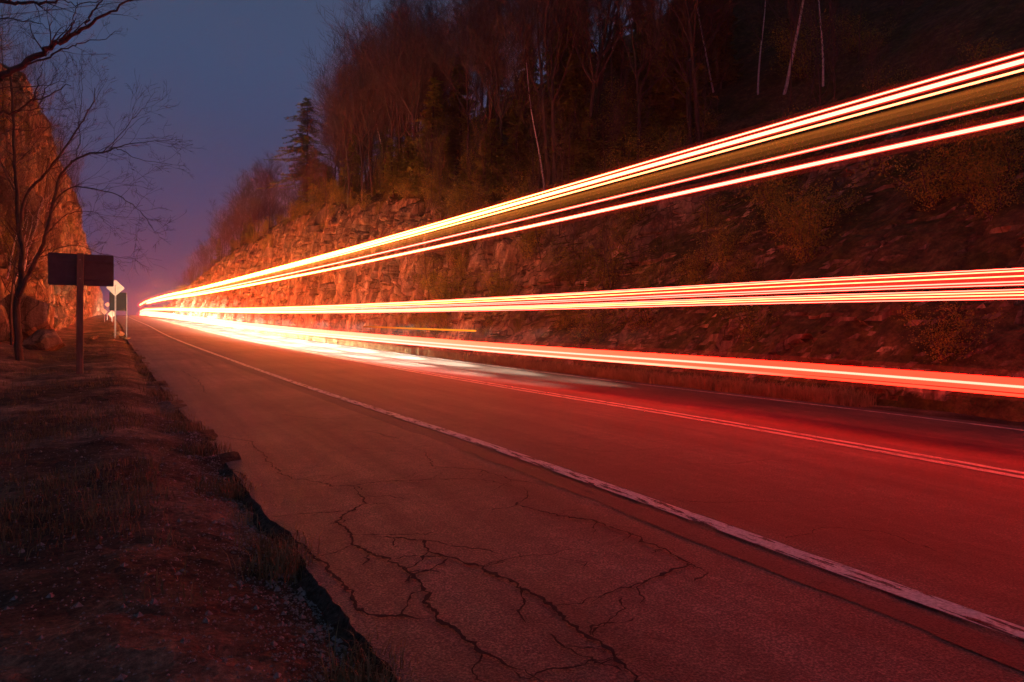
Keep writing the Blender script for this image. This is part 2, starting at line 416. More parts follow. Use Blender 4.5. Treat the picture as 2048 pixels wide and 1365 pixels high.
def hillside(name, path, hw_fn, wallness_fn, slope_fn, side, k, nw=95, ns=40, run=70, lw=.16):
    """path: (n,2) base polyline. side=+1 hill lies to +normal."""
    P = np.asarray(path); n = len(P)
    T = np.gradient(P, axis=0); T /= np.linalg.norm(T, axis=1)[:, None]
    for _ in range(8): T[1:-1] = (T[:-2]+T[1:-1]*2+T[2:])/4
    T /= np.linalg.norm(T, axis=1)[:, None]
    Nn = np.stack([T[:, 1], -T[:, 0]], -1)*side
    U = np.concatenate([[0], np.cumsum(np.linalg.norm(np.diff(P, axis=0), axis=1))])
    base = rz(np.clip(P[:, 1], -55, 455))-.35
    HW = hw_fn(P[:, 1], U); WL = wallness_fn(P[:, 1], U)
    v = np.linspace(0, 1, nw)
    UU = np.repeat(U[:, None], nw, 1); VV = np.repeat(v[None], n, 0)
    Hh = HW[:, None]*VV
    lean = (lw*WL+1.05*(1-WL))[:, None]
    D = lean*Hh + (5.6*lw*(VV**3))[:, :]*WL[:, None]
    fc = facets(UU, Hh, k, 1)
    soft = 2.2*fbm(UU*.3, Hh*.3, 5, k+90)
    fade = np.clip(VV*12, .15, 1)*np.clip((1-VV)*7+.25, 0, 1)
    D = D - (fc*WL[:, None]*.95 + (soft+.45*fc)*(1-WL[:, None]))*fade
    H2 = Hh + .25*fbm(UU*1.3, Hh*1.3, 3, k+33)*fade
    soil = np.where(True, (1-WL[:, None])*.42, 0) + .5*np.clip((VV-.86)/.14, 0, 1) + .5*(fbm(UU*.25, Hh*.3, 4, k+5))
    soil = soil + .45*np.clip((.06-VV)/.06, 0, 1)
    # slope above
    s = np.linspace(0, 1, ns+1)[1:]**1.7*run
    SS = np.repeat(s[None], n, 0); US = np.repeat(U[:, None], ns, 1)
    sl = slope_fn(P[:, 1], U)[:, None]
    D2 = D[:, -1:] + SS; Hs = H2[:, -1:] + SS*sl + 1.6*fbm(US*.12, SS*.12, 4, k+7)*np.clip(SS/4, 0, 1) + .5*fbm(US*.7, SS*.7, 3, k+8)*np.clip(SS/1.5, 0, 1)
    DA = np.concatenate([D, D2], 1); HA = np.concatenate([H2, Hs], 1)
    SO = np.concatenate([soil, np.full_like(D2, .8)], 1)
    X = P[:, 0:1]+Nn[:, 0:1]*DA; Y = P[:, 1:2]+Nn[:, 1:2]*DA; Z = base[:, None]+HA
    V = np.stack([X, Y, Z], -1)
    nc = V.shape[1]; Fc = grid_faces(n, nc)
    if side > 0: Fc = Fc[:, ::-1]
    o = link(name, V.reshape(-1, 3), Fc, M['rock'])
    at_ = o.data.attributes.new('soil', 'FLOAT', 'POINT'); at_.data.foreach_set('value', SO.reshape(-1).astype(np.float32))
    tag(o, kind='structure')
    return V, nw
# right side
yr = stations(-6, 330, .07, .0052)
xr = 13.3+rs(yr)+ .8*fbm(yr*.08, yr*0, 3, 2)
wr = lambda Y, U: np.clip((Y-19)/12, 0, 1)
def hw_r(Y, U): return np.interp(Y, [-10, 10, 24, 32, 40, 60, 85, 130, 170, 215, 265, 330], [14, 10, 7.2, 8, 9.5, 11.3, 11.8, 10, 7.5, 4.5, 2.0, 1])+1.4*fbm(U*.16, U*0, 4, 3)*np.clip((Y-15)/15, 0, 1)+1.6*fbm(U*.6, U*0, 3, 4)*np.clip((Y-15)/15, 0, 1)
def sl_r(Y, U): return np.interp(Y, [-10, 25, 60, 110, 200, 330], [.85, .78, .66, .45, .15, .02])
VR, nwR = hillside('rocky_hillside', np.stack([xr, yr], -1), hw_r, wr, sl_r, 1, 100)
# left side: comes out of the hill, then runs along the road
t = np.linspace(0, 1, 150)
a = np.array([[-34, 20.], [-18, 27], [-8.5, 32.5], [-5.2, 36], [-3.75, 42]])
tt = np.linspace(0, 1, len(a))
pa = np.stack([np.interp(t, tt, a[:, 0]), np.interp(t, tt, a[:, 1])], -1)
for _ in range(25): pa[1:-1] = (pa[:-2]+2*pa[1:-1]+pa[2:])/4
yl = stations(42.3, 330, .10, .004)
pl = np.stack([-3.35+rs(yl)+.4*fbm(yl*.08, yl*0, 3, 9)-.04*np.clip(yl-45, 0, 20)*0, yl], -1)
path = np.concatenate([pa, pl])
def hw_l(Y, U): return np.interp(Y, [20, 36, 45, 70, 130, 190, 260, 330], [9, 13, 14.5, 15, 14, 12, 6, 2])+1.5*fbm(U*.16, U*0, 4, 13)
def sl_l(Y, U): return np.interp(Y, [20, 60, 150, 330], [.5, .35, .2, 0])
VL, nwL = hillside('rocky_bank', path, hw_l, lambda Y, U: np.clip((Y-24)/8, .25, 1), sl_l, -1, 300, nw=85, ns=28, run=60, lw=.035)

# ------------------------------------------------------------------ light streaks of the passing truck
TX = 8.1688
def emis(name, stops, k):
    """glow strength stored along the streak as a vertex attribute"""
    mm = bpy.data.materials.new(name); mm.use_nodes = True; t = mm.node_tree; t.nodes.clear()
    o = t.nodes.new('ShaderNodeOutputMaterial'); em = t.nodes.new('ShaderNodeEmission')
    a_ = N(t, 'ShaderNodeAttribute', attribute_name='glow'); t.links.new(a_.outputs['Color'], em.inputs[0]); em.inputs[1].default_value = k
    t.links.new(em.outputs[0], o.inputs[0]); mm.cycles.emission_sampling = 'AUTO'
    return mm
M['streak'] = emis('streak_light', None, 1.0)
M['faint'] = emis('faint_glow_shell', None, 1.0)
t = M['faint'].node_tree; fa = t.nodes.new('ShaderNodeAddShader'); ft = t.nodes.new('ShaderNodeBsdfTransparent')
fo = [n for n in t.nodes if n.type == 'OUTPUT_MATERIAL'][0]; fe = [n for n in t.nodes if n.type == 'EMISSION'][0]
t.links.new(fe.outputs[0], fa.inputs[0]); t.links.new(ft.outputs[0], fa.inputs[1]); t.links.new(fa.outputs[0], fo.inputs[0])
SY = np.concatenate([np.arange(-3, 8, .5), stations(8, 280, .25, .03)])
def streak(label, h, x=TX, px=8, y0=-3, y1=272, stops=None, flat=1.0, band=0, back=0, m_='streak'):
    """h: height over the road; px: how wide the glow reads; stops: (Y, (r,g,b)) emitted radiance"""
    y = SY[(SY >= y0) & (SY <= y1)]; n = 8
    if y[0] > y0: y = np.concatenate([[y0], y])
    dep = .866*np.clip(y, 0, 400)+x*.5; r = .5*px*dep/1365/(1+np.clip(y-60, 0, 300)/260)  # tube thickens with depth, so glare width is built into its shape
    r = r*(.44+.56*np.exp(-np.clip(y-3.5, 0, 400)/8.0))
    if band: r = r*0 + .5*px*7.1/1365*(1+np.clip(y-5, 0, 300)/band)
    P = np.stack([rs(y)+x+back*r, y, rz(y)+h], -1)
    V = []; 
    for j in range(n):
        q = 2*math.pi*j/n
        V.append(P+np.stack([math.cos(q)*r*min(flat, 1), 0*r, math.sin(q)*r/1.0], -1))
    V = np.stack(V, 1)
    F = []
    k = len(y)
    for i in range(k-1):
        for j in range(n):
            F.append((i*n+j, i*n+(j+1) % n, (i+1)*n+(j+1) % n, (i+1)*n+j))
    F.append(tuple(range(n))); F.append(tuple((k-1)*n+j for j in range(n))[::-1])
    o = link('light_trail', V.reshape(-1, 3), F, M[m_], smooth=True)
    st = sorted(stops); sy = [s[0] for s in st]
    col = np.stack([np.interp(y, sy, [s[1][c] for s in st]) for c in range(3)]+[np.ones(k)], -1)
    col = np.repeat(col[:, None], n, 1).reshape(-1, 4).astype(np.float32)
    at_ = o.data.color_attributes.new('glow', 'FLOAT_COLOR', 'POINT'); at_.data.foreach_set('color', col.reshape(-1))
    return tag(o, label, 'light trail', 'light trails of the passing truck')
G = 1.0
WHT = [(-3, (17, .95, .60)), (8, (18, 1.2, .8)), (20, (22, 2.4, 1.05)), (60, (50, 10, 1.6)), (150, (36, 6, 1.2)), (270, (22, 2.4, 1.0))]
TOP = [(-3, (30, 4.0, .8)), (3, (20, 1.3, .8)), (9, (24, 1.8, .9)), (18, (34, 7.5, 1.3)), (35, (54, 15, 1.7)), (60, (72, 22, 2.0)), (150, (52, 12, 1.4)), (270, (24, 3, 1.0))]  # near end beyond the frame given extra amber to light the hillside
CRM = [(-3, (6, 1.2, .55)), (8, (8, 1.7, .6)), (20, (20, 5, 1.0)), (60, (32, 9, 1.3)), (270, (18, 2.5, 1.0))]
PNK = [(-3, (20, .85, .52)), (8, (17, .95, .62)), (20, (15, 1.1, .85)), (45, (44, 1.9, 1.1)), (150, (32, 2.2, 1.1)), (270, (20, 1.7, 1.0))]
RED = [(-3, (1.1, .02, .02)), (12, (1.6, .03, .02)), (40, (8, .2, .06)), (120, (18, 1.0, .2)), (270, (16, .5, .15))]
FRG = [(-3, (.42, .010, .008)), (12, (.45, .02, .01)), (40, (.8, .10, .02)), (120, (2, .3, .05)), (270, (2, .12, .04))]  # dim emission painting a red glow round and behind the streak cores
HAL = [(s, tuple(c*.07 for c in v)) for s, v in FRG]  # weaker still, for wide shells that paint a bloom round the streaks
ORG = [(-3, (26, .12, .055)), (7, (30, .13, .055)), (14, (20, .35, .15)), (25, (30, .8, .4)), (60, (85, 1.9, 1.0)), (150, (50, 2.0, 1.0)), (270, (18, 1.6, 1.0))]
BRN = [(-3, (.22, .050, .008)), (10, (.34, .085, .012)), (40, (.9, .26, .04)), (120, (2, .6, .1)), (230, (2, .6, .1))]  # painted glow standing in for the truck's side lit by its marker lights
def sheath(h, x, px, y1=272, lab='', st=None):
    return streak(lab, h, x, px, stops=st or RED, y1=y1)
hT = 4.177
streak('topmost thin white light streak with a red fringe, highest of all', hT-.01, TX-.04, 4.0, stops=TOP)
streak('dim painted red fringe around the topmost light streak', hT-.01, TX-.04, 9, stops=FRG, m_='faint')
streak('thick cream white light streak just below the topmost one', hT-.092, TX-.04, 9.0, stops=TOP)
streak('painted red fringe around the thick cream upper light streak', hT-.095, TX-.04, 15, stops=FRG, m_='faint')
streak('thin yellow cream light streak, third from the top', hT-.185, TX-.04, 5, stops=CRM)
for q_, (dh, wd, k_, lab) in enumerate(((.216, 10, .20, 'bright upper edge of the brown truck-side glow band under the top streaks'), (.242, 20, .17, 'second brown strip of the dull truck-side glow band under the top streaks'),
        (.273, 32, .12, 'third and dimmer olive strip of the dull truck-side glow band under the top streaks'), (.312, 47, .07, 'dimmest lowest strip of the dull truck-side glow band under the top streaks'))):
    streak(lab, hT-dh, TX+.10+.03*q_, wd, stops=[(s, tuple(c*k_ for c in v)) for s, v in BRN], band=150, flat=.2, m_='faint')
streak('soft red painted bloom around the whole top bundle of streaks', hT-.07, TX-.04, 46, stops=HAL, m_='faint')
h5 = 3.4836
streak('soft red painted bloom around the lower lone pale streak', h5, TX-.04, 34, y1=215, stops=HAL, m_='faint')
streak('thin pink white light streak, upper of the lone pair below the brown band', h5+.20, TX-.04, 4.2, y1=225, stops=PNK)
streak('painted red fringe of the upper lone pink light streak', h5+.20, TX-.04, 9, y1=225, stops=FRG, m_='faint')
streak('thick pale light streak, lower of the lone pair below the brown band', h5, TX-.04, 8, y1=215, stops=WHT)
streak('painted red fringe of the lower lone pale light streak', h5, TX-.04, 13, y1=215, stops=FRG, m_='faint')
hA, hB = 1.9329, 1.6083
d_ = (hA-hB)/62.0
mids = [(537, 'first'), (542, 'second'), (552, 'third'), (563, 'fourth'), (569, 'fifth'), (579, 'sixth'), (584, 'seventh'), (590, 'eighth'), (597, 'ninth')]
for q, w_ in mids:
    thick = q in (537+5, 552, 563, 590, 584)
    streak('%s fine cream line from the top in the middle sheaf of streaks' % w_, hA-(q-536)*d_, TX-.05, 2.6 if thick else 1.8, stops=PNK if q % 2 else CRM)
streak('wide red glow behind the upper half of the middle sheaf', hA-17*d_, TX+.05, 35, stops=FRG, flat=.15, band=60, m_='faint')
streak('wide red glow behind the lower half of the middle sheaf', hA-52*d_, TX+.05, 20, stops=FRG, flat=.15, band=60, m_='faint')
hL = .7009
streak('soft red painted bloom around the lowest wide streak', hL, TX, 60, stops=HAL, m_='faint')
streak('wide orange red lowest light streak above the far road edge', hL, TX+.05, 30, stops=ORG, flat=.5, back=.3, band=25)
streak('pale core line inside the wide lowest light streak', hL, TX-.12, 5, stops=PNK)
streak('second pale line under the core of the lowest streak', hL-.09, TX-.12, 6, stops=[(-3, (9, .13, .06)), (6, (9, .14, .06)), (9, (9, .9, .5))]+PNK[2:])
streak('short amber light dash ending in front of the far rock', 1.10, TX-.3, 6, y0=15.2, y1=24, stops=[(15.2, (1.5, .42, .02)), (19, (1.1, .3, .02)), (24, (.35, .07, .01))])

# ------------------------------------------------------------------ the truck's lit headlamps
def headlamp(y, x, h, to, power, size=40, col=(1, .82, .58)):
    ld = bpy.data.lights.new('headlamp', 'SPOT'); ld.energy = power; ld.color = col; ld.spot_size = R(size); ld.spot_blend = 1; ld.shadow_soft_size = .12
    o = bpy.data.objects.new('headlamp', ld); C.objects.link(o)
    p = Vector((float(rs(y))+x, y, float(rz(y))+h)); q = Vector((float(rs(to[1]))+to[0], to[1], float(rz(to[1]))+to[2]))
    o.location = p; o.rotation_euler = (q-p).to_track_quat('-Z', 'Y').to_euler()
y_ = 7.5
while y_ < 120:
    pw_ = 15000*(y_/5.0)**2.05
    if y_ > 22: pw_ *= (22/y_)**1.75
    if y_ < 15: pw_ *= .25+.75*(y_-7.5)/7.5
    for x_ in (8.0, 9.5):
        headlamp(y_, x_, 1.15, (x_, y_+7.5+.15*y_, -.1), pw_, 19, (1, .86, .66))
    y_ += 2.0+.15*y_
headlamp(62, 8.6, 1.0, (-2.5, 118, .5), 60000, 42, (1, .70, .38))
headlamp(26, 8.3, 1.0, (.2, 52, 2.4), 22000, 18, (1, .84, .58))

# ------------------------------------------------------------------ projection helper
def proj(p):
    d = Vector(p)-Vector((0, 0, CAMH)); z = d.dot(F_)
    return (1024+1365*d.dot(RT)/z, 682.5-1365*d.dot(UP)/z, z)
def projA(V):
    D = V-np.array([0, 0, CAMH]); z = D@np.array(F_)
    return 1024+1365*(D@np.array(RT))/z, 682.5-1365*(D@np.array(UP))/z, z
def ground_left(x, y):
    """height of the left verge at road-relative x"""
    return float(rz(y))+float(left_prof(np.array([x]), np.array([y]))[0])

# ------------------------------------------------------------------ trees
def grow(mbT, mbC, p, d, L, r, depth, rnd, up=.12, nseg=6, spread=.6, kids=4, rmin=.004, wig=.18, maxd=3):
    pts = [p.copy()]; rad = [r]; q = p.copy(); dd = d.normalized(); segs = []
    for i in range(nseg):
        dd = (dd + Vector((rnd.gauss(0, wig), rnd.gauss(0, wig), rnd.gauss(0, wig)*.6+up))*(.5 if depth == 0 else 1)).normalized()
        q = q + dd*(L/nseg); pts.append(q.copy()); rad.append(max(rmin, r*(1-(i+1)/nseg*.82))); segs.append((q.copy(), dd.copy(), rad[-1]))
    (mbT if depth == 0 else mbC).tube(pts, rad, 6 if depth == 0 else (4 if depth == 1 else 3), cap=False)
    if depth >= maxd: return
    for k in range(kids):
        t = rnd.uniform(.28 if depth else .35, 1.0); i = min(nseg-1, int(t*nseg)); sp, sd, sr = segs[i]
        ax = Vector((rnd.gauss(0, 1), rnd.gauss(0, 1), rnd.gauss(0, .5))); ax = (ax - sd*ax.dot(sd)).normalized()
        nd = (sd*math.cos(spread*rnd.uniform(.6, 1.4)) + ax*math.sin(spread*rnd.uniform(.7, 1.4))).normalized()
        grow(mbT, mbC, sp, nd, L*rnd.uniform(.32, .62)*(1.15-.4*t), max(rmin, sr*.6), depth+1, rnd, up, max(3, nseg-2), spread, max(3, kids-1 if depth else kids-2), rmin, wig*1.1, maxd)
def bare_tree(name, seed, h, r, lean=(0, 0), kids=10, spread=.7, mT='bark', mC='twig', maxd=3, up=.10, rmin=.006, wig=.12):
    rnd = random.Random(seed); T = MB(); Cc = MB()
    grow(T, Cc, Vector((0, 0, -.5)), Vector((lean[0], lean[1], 1)), h, r, 0, rnd, up, 9, spread, kids, rmin, wig, maxd)
    root = empty(name); T.build('trunk', M[mT], root, True); Cc.build('crown', M[mC], root); return root
def conifer(name, seed, h, rad, dens=1.0, ragged=.3, taper=1.0, bare=.12):
    rnd = random.Random(seed); T = MB(); Cc = MB()
    T.tube([Vector((0, 0, -.5)), Vector((.05, 0, h*.5)), Vector((0, .05, h))], [h*.014, h*.009, .01], 6, False)
    n = int(44*dens)
    for i in range(n):
        t = bare+(1-bare)*(i+rnd.random())/n; z = h*t
        Rr = rad*(1-t)**taper*(1-ragged+ragged*1.8*rnd.random())+.15
        for b in range(rnd.choice((2, 3, 3))):
            a_ = rnd.uniform(0, 6.283); dx, dy = math.cos(a_), math.sin(a_); dr = rnd.uniform(.0, .35)
            end = Vector((dx*Rr, dy*Rr, z-Rr*dr)); st_ = Vector((0, 0, z))
            T.tube([st_, end], [.018, .005], 3, False)
            m_ = max(5, int(Rr*9))
            for j in range(m_):
                f = (j+.7)/m_; c = st_.lerp(end, f); w_ = (.16+.36*(1-f))*rnd.uniform(.6, 1.3)
                for sgn in (-1, 1):
                    e_ = c + Vector((-dy*sgn*w_+dx*w_*.6, dx*sgn*w_+dy*w_*.6, rnd.uniform(-.13, .09)))
                    s_ = Vector((dx, dy, rnd.uniform(-.5, .5)))*rnd.uniform(.05, .11)
                    Cc.tri(c-s_, c+s_, e_)
                    Cc.tri(c+Vector((0, 0, .03)), e_+Vector((dx, dy, -.5))*.05, e_)
    root = empty(name); T.build('trunk', M['bark'], root); Cc.build('crown', M['needle'], root); return root
def bush(name, seed, h, mC='leafbush', leaves=2000):
    rnd = random.Random(seed); T = MB(); Cc = MB(); tips = []
    for k in range(9):
        a_ = rnd.uniform(0, 6.28); d = Vector((math.cos(a_)*.5, math.sin(a_)*.5, 1)); p = Vector((rnd.uniform(-.1, .1), rnd.uniform(-.1, .1), -.1))
        pts = [p]; 
        for i in range(5):
            d = (d+Vector((rnd.gauss(0, .25), rnd.gauss(0, .25), .05))).normalized(); p = p+d*h/5*rnd.uniform(.6, 1.1); pts.append(p); tips.append(p)
            q = p+Vector((rnd.gauss(0, 1), rnd.gauss(0, 1), rnd.uniform(0, 1)))*h*.16; T.tube([p, q], [.006, .003], 3, False); tips += [q, p.lerp(q, .6)]
        T.tube(pts, [.018, .015, .012, .009, .006, .004], 4, False)
    for k in range(leaves):
        c = rnd.choice(tips)+Vector((rnd.gauss(0, .07*h), rnd.gauss(0, .07*h), rnd.gauss(0, .06*h)))
        a = Vector((rnd.gauss(0, 1), rnd.gauss(0, 1), rnd.gauss(0, 1))).normalized()*rnd.uniform(.018, .04); b = a.orthogonal().normalized()*rnd.uniform(.010, .022)
        Cc.quad(c-a, c+b, c+a, c-b)
    root = empty(name); T.build('stems', M['twig'], root); Cc.build('foliage', M[mC], root); return root
def put(o, loc, rz_=0, s=1.0, tilt=(0, 0)):
    o.location = loc; o.rotation_euler = (tilt[0], tilt[1], rz_); o.scale = (s, s, s); return o
def dup(root):
    r_ = root.copy(); C.objects.link(r_)
    for ch in root.children:
        c = ch.copy(); C.objects.link(c); c.parent = r_
    return r_
rnd = random.Random(11)
protos = {
 'bare': [bare_tree('bare_tree', 100+i, 9.5, .11, (rnd.uniform(-.1, .1), rnd.uniform(-.1, .1)), 13, .62) for i in range(4)],
 'sapling': [bare_tree('sapling', 130+i, 5.5, .035, (rnd.uniform(-.15, .15), rnd.uniform(-.15, .15)), 10, .5, maxd=2, rmin=.005) for i in range(3)],
 'birch': [bare_tree('birch_tree', 160+i, 9.5, .075, (rnd.uniform(-.2, .2), rnd.uniform(-.2, .2)), 11, .5, 'birch', 'twig', rmin=.005) for i in range(3)],
 'fir': [conifer('fir_tree', 200+i, 7.5, 2.0, 1.0, .45, .9) for i in range(3)],
 'bush': [bush('bush', 230+i, 1.9) for i in range(3)],
}
used = {k: [0]*len(v) for k, v in protos.items()}
def place(kind, p, label, cat, group, s=1.0, vi=None, tilt=(0, 0), rot=None):
    i = rnd.randrange(len(protos[kind])) if vi is None else vi
    o = protos[kind][i]
    if used[kind][i]: o = dup(o)
    else: used[kind][i] = 1
    put(o, p, rnd.uniform(0, 6.28) if rot is None else rot, s, tilt)
    return tag(o, label, cat, group)
H1 = VR[:, nwR:, :]; W1 = VR[:, :nwR, :]
px1, py1, pz1 = projA(H1); pxw, pyw, pzw = projA(W1)
def near_px(A, px, py, pz, x, y):
    d = np.hypot(px-x, py-y)+np.where(pz < 2, 1e6, 0); i = np.unravel_index(np.argmin(d), d.shape); return Vector(A[i].tolist())
G_ = {'bare': ('bare leafless tree in the wood on the hillside above the rock cut', 'tree', 'bare trees on the hillside'),
      'sapling': ('thin leafless sapling in the undergrowth of the hillside', 'sapling', 'saplings on the hillside'),
      'birch': ('pale barked birch standing among the dark hillside trees', 'birch', 'birches on the hillside'),
      'fir': ('small dark green fir among the bare trees on the hillside', 'fir', 'firs on the hillside'),
      'bush': ('low yellow green bush on the slope over the rock face', 'bush', 'bushes on the hillside')}
def zone(x, y, kind, side='hill'):
    top = 618-.292*(x-265) if x > 265 else 618; mid = 625-.049*(x-265)
    if y < top-260: z = ('high in the dark top' if x > 1000 else 'on the skyline')
    elif y < top-110: z = 'on the upper slope'
    elif y < top: z = 'on the rock rim'
    elif y < mid: z = 'between upper and middle streaks'
    else: z = 'below the middle streaks'
    w = 'far right edge'
    for lim, nm in ((480, 'far end of the cut'), (590, 'left of the lone pine'), (700, 'just right of the lone pine'), (900, 'around the pale leaning birch'), (1090, 'left of the hillside middle'),
                    (1290, 'right of the hillside middle'), (1500, 'around the long white birch'), (1750, 'right part of the hillside')):
        if x < lim: w = nm; break
    return z, w
KD = {'bare': ('bare leafless tree', 'bare trees'), 'sapling': ('thin leafless sapling', 'saplings'), 'birch': ('pale barked birch', 'birches'), 'fir': ('dark green fir', 'firs'), 'bush': ('yellow green bush', 'bushes')}
def zlab(kind, x, y):
    z, w = zone(x, y, kind); return ('%s %s, %s' % (KD[kind][0], z, w), KD[kind][0].split()[-1], '%s %s, %s' % (KD[kind][1], z, w))
def scatter(kind, n, f, smin, smax, A=H1, PX=px1, PY=py1, PZ=pz1, lo=0, hi=30):
    k = 0; tries = 0
    while k < n and tries < n*60:
        tries += 1
        y = f(); i = int(np.searchsorted(yr, y)); 
        if i >= A.shape[0]-1: continue
        j = rnd.randrange(lo, min(hi, A.shape[1]))
        if PZ[i, j] < 6 or PX[i, j] < 250 or PX[i, j] > 2150 or PY[i, j] < -60: continue
        p = Vector(A[i, j].tolist())
        sc_ = rnd.uniform(smin, smax)*(float(np.interp(y, [0, 45, 62, 100, 150, 260], [1, 1, .85, .75, .6, .45])) if kind in ('bare', 'birch', 'fir') else 1)
        if kind in ('bare', 'birch') and 545 < PX[i, j] < 665: sc_ *= .5
        place(kind, p-Vector((0, 0, .15)), *zlab(kind, PX[i, j], PY[i, j]), s=sc_, tilt=(rnd.gauss(0, .05), rnd.gauss(0, .05))); k += 1
far = lambda: 18*math.exp(rnd.random()*math.log(250/18.))
scatter('bare', 170, far, .7, 1.25, lo=3, hi=31)
scatter('bare', 100, lambda: rnd.uniform(38, 130), .75, 1.15, lo=0, hi=14)
scatter('sapling', 110, far, .6, 1.2, lo=0, hi=20)
scatter('birch', 26, far, .6, 1.15, lo=2, hi=26)
scatter('fir', 75, lambda: 22*math.exp(rnd.random()*math.log(150/22.)), .45, 1.15, lo=2, hi=24)
scatter('bush', 55, far, .6, 1.5, lo=0, hi=12)
rimf = lambda: 22*math.exp(rnd.random()*math.log(190/22.))
scatter('bush', 70, rimf, .5, 1.2, lo=0, hi=5)
scatter('bush', 45, rimf, .4, 1.0, W1, pxw, pyw, pzw, 72, 100)
scatter('fir', 40, rimf, .25, .6, lo=0, hi=7)
scatter('sapling', 30, rimf, .4, .9, W1, pxw, pyw, pzw, 80, 100)
nearf = lambda: rnd.uniform(6, 33)
scatter('bush', 75, nearf, .55, 1.2, W1, pxw, pyw, pzw, 8, 98)
scatter('sapling', 26, nearf, .5, .9, W1, pxw, pyw, pzw, 25, 98)
# ones that stand out
def special(o, x, y, label, cat, s=1, rot=0, tilt=(0, 0), group=None, A=(H1, px1, py1, pz1)):
    put(o, near_px(*A, x, y)-Vector((0, 0, .2)), rot, s, tilt); return tag(o, label, cat, group)
pine = conifer('pine_tree', 300, 12.5, 3.9, 1.3, .7, .5, .2)
special(pine, 596, 362, 'broad dark pine alone on the skyline left of the bare trees', 'pine')
b1 = bare_tree('birch_tree', 311, 13, .055, (-.34, 0), 8, .4, 'birch', 'twig', wig=.05); special(b1, 1430, 175, 'long white birch leaning left high on the dark slope', 'birch')
b2 = bare_tree('birch_tree', 314, 11, .08, (-.30, .1), 8, .45, 'birch', 'twig', wig=.06); special(b2, 865, 172, 'white birch leaning left at the top of the skyline wood', 'birch')
b3 = bare_tree('birch_tree', 317, 8, .04, (-.14, 0), 6, .4, 'birch', 'twig', wig=.05); special(b3, 1135, 285, 'slim white birch above the rock ledge, right of the firs', 'birch')
t1 = bare_tree('bare_tree', 321, 12, .17, (0, 0), 18, .8); special(t1, 768, 262, 'wide crowned bare tree dark against the blue sky', 'tree')

# left bank: trees on top and on the face
H2 = VL[:, nwL:, :]; W2 = VL[:, :nwL, :]
px2, py2, pz2 = projA(H2); pxv, pyv, pzv = projA(W2)
GL = {'bare': ('bare tree growing on the left rock bank behind the signs', 'tree', 'bare trees on the left bank'),
      'fir': ('dark fir growing on the left rock bank', 'fir', 'firs on the left bank'),
      'bush': ('bush rooted in the left rock bank', 'bush', 'bushes on the left bank'), 'sapling': ('thin sapling rooted in the left rock bank', 'sapling', 'saplings on the left bank')}
def scat2(kind, n, A, PX, PY, PZ, lo, hi, smin, smax, x0=-80, x1=200):
    ok = np.argwhere((PX > x0) & (PX < x1) & (PZ > 20) & (PZ < 170)); ok = [t for t in ok.tolist() if lo <= t[1] < hi]
    for _ in range(n):
        i, j = rnd.choice(ok); place(kind, Vector(A[i, j].tolist())-Vector((0, 0, .15)), *GL[kind], s=rnd.uniform(smin, smax), tilt=(rnd.gauss(0, .06), rnd.gauss(0, .06)))
scat2('bare', 14, H2, px2, py2, pz2, 3, 20, .5, .9, -80, 110)
scat2('fir', 7, H2, px2, py2, pz2, 0, 14, .35, .7, -80, 100)
scat2('bush', 42, W2, pxv, pyv, pzv, 20, 84, .5, 1.1, -40, 205)
scat2('bush', 12, H2, px2, py2, pz2, 0, 8, .6, 1.2, -40, 140)
scat2('sapling', 64, W2, pxv, pyv, pzv, 10, 84, .4, .9, -40, 150)

for (x_, y_, s_, lab) in ((-4.6, 30, .75, 'bare tree at the left between the dark tree and the rock'), (-6.0, 28, .95, 'bare tree near the left edge, close behind the dark tree'),
        (-7.6, 31, 1.0, 'taller bare tree at the left edge of the picture'), (-3.4, 34, .55, 'small bare tree in front of the pale rock left of the sign'), (-8.8, 27, .9, 'bare tree leaning in from the left picture edge')):
    place('bare', Vector((float(rs(y_))+x_, y_, ground_left(x_, y_))), lab, 'tree', 'bare trees at the left', s=s_)
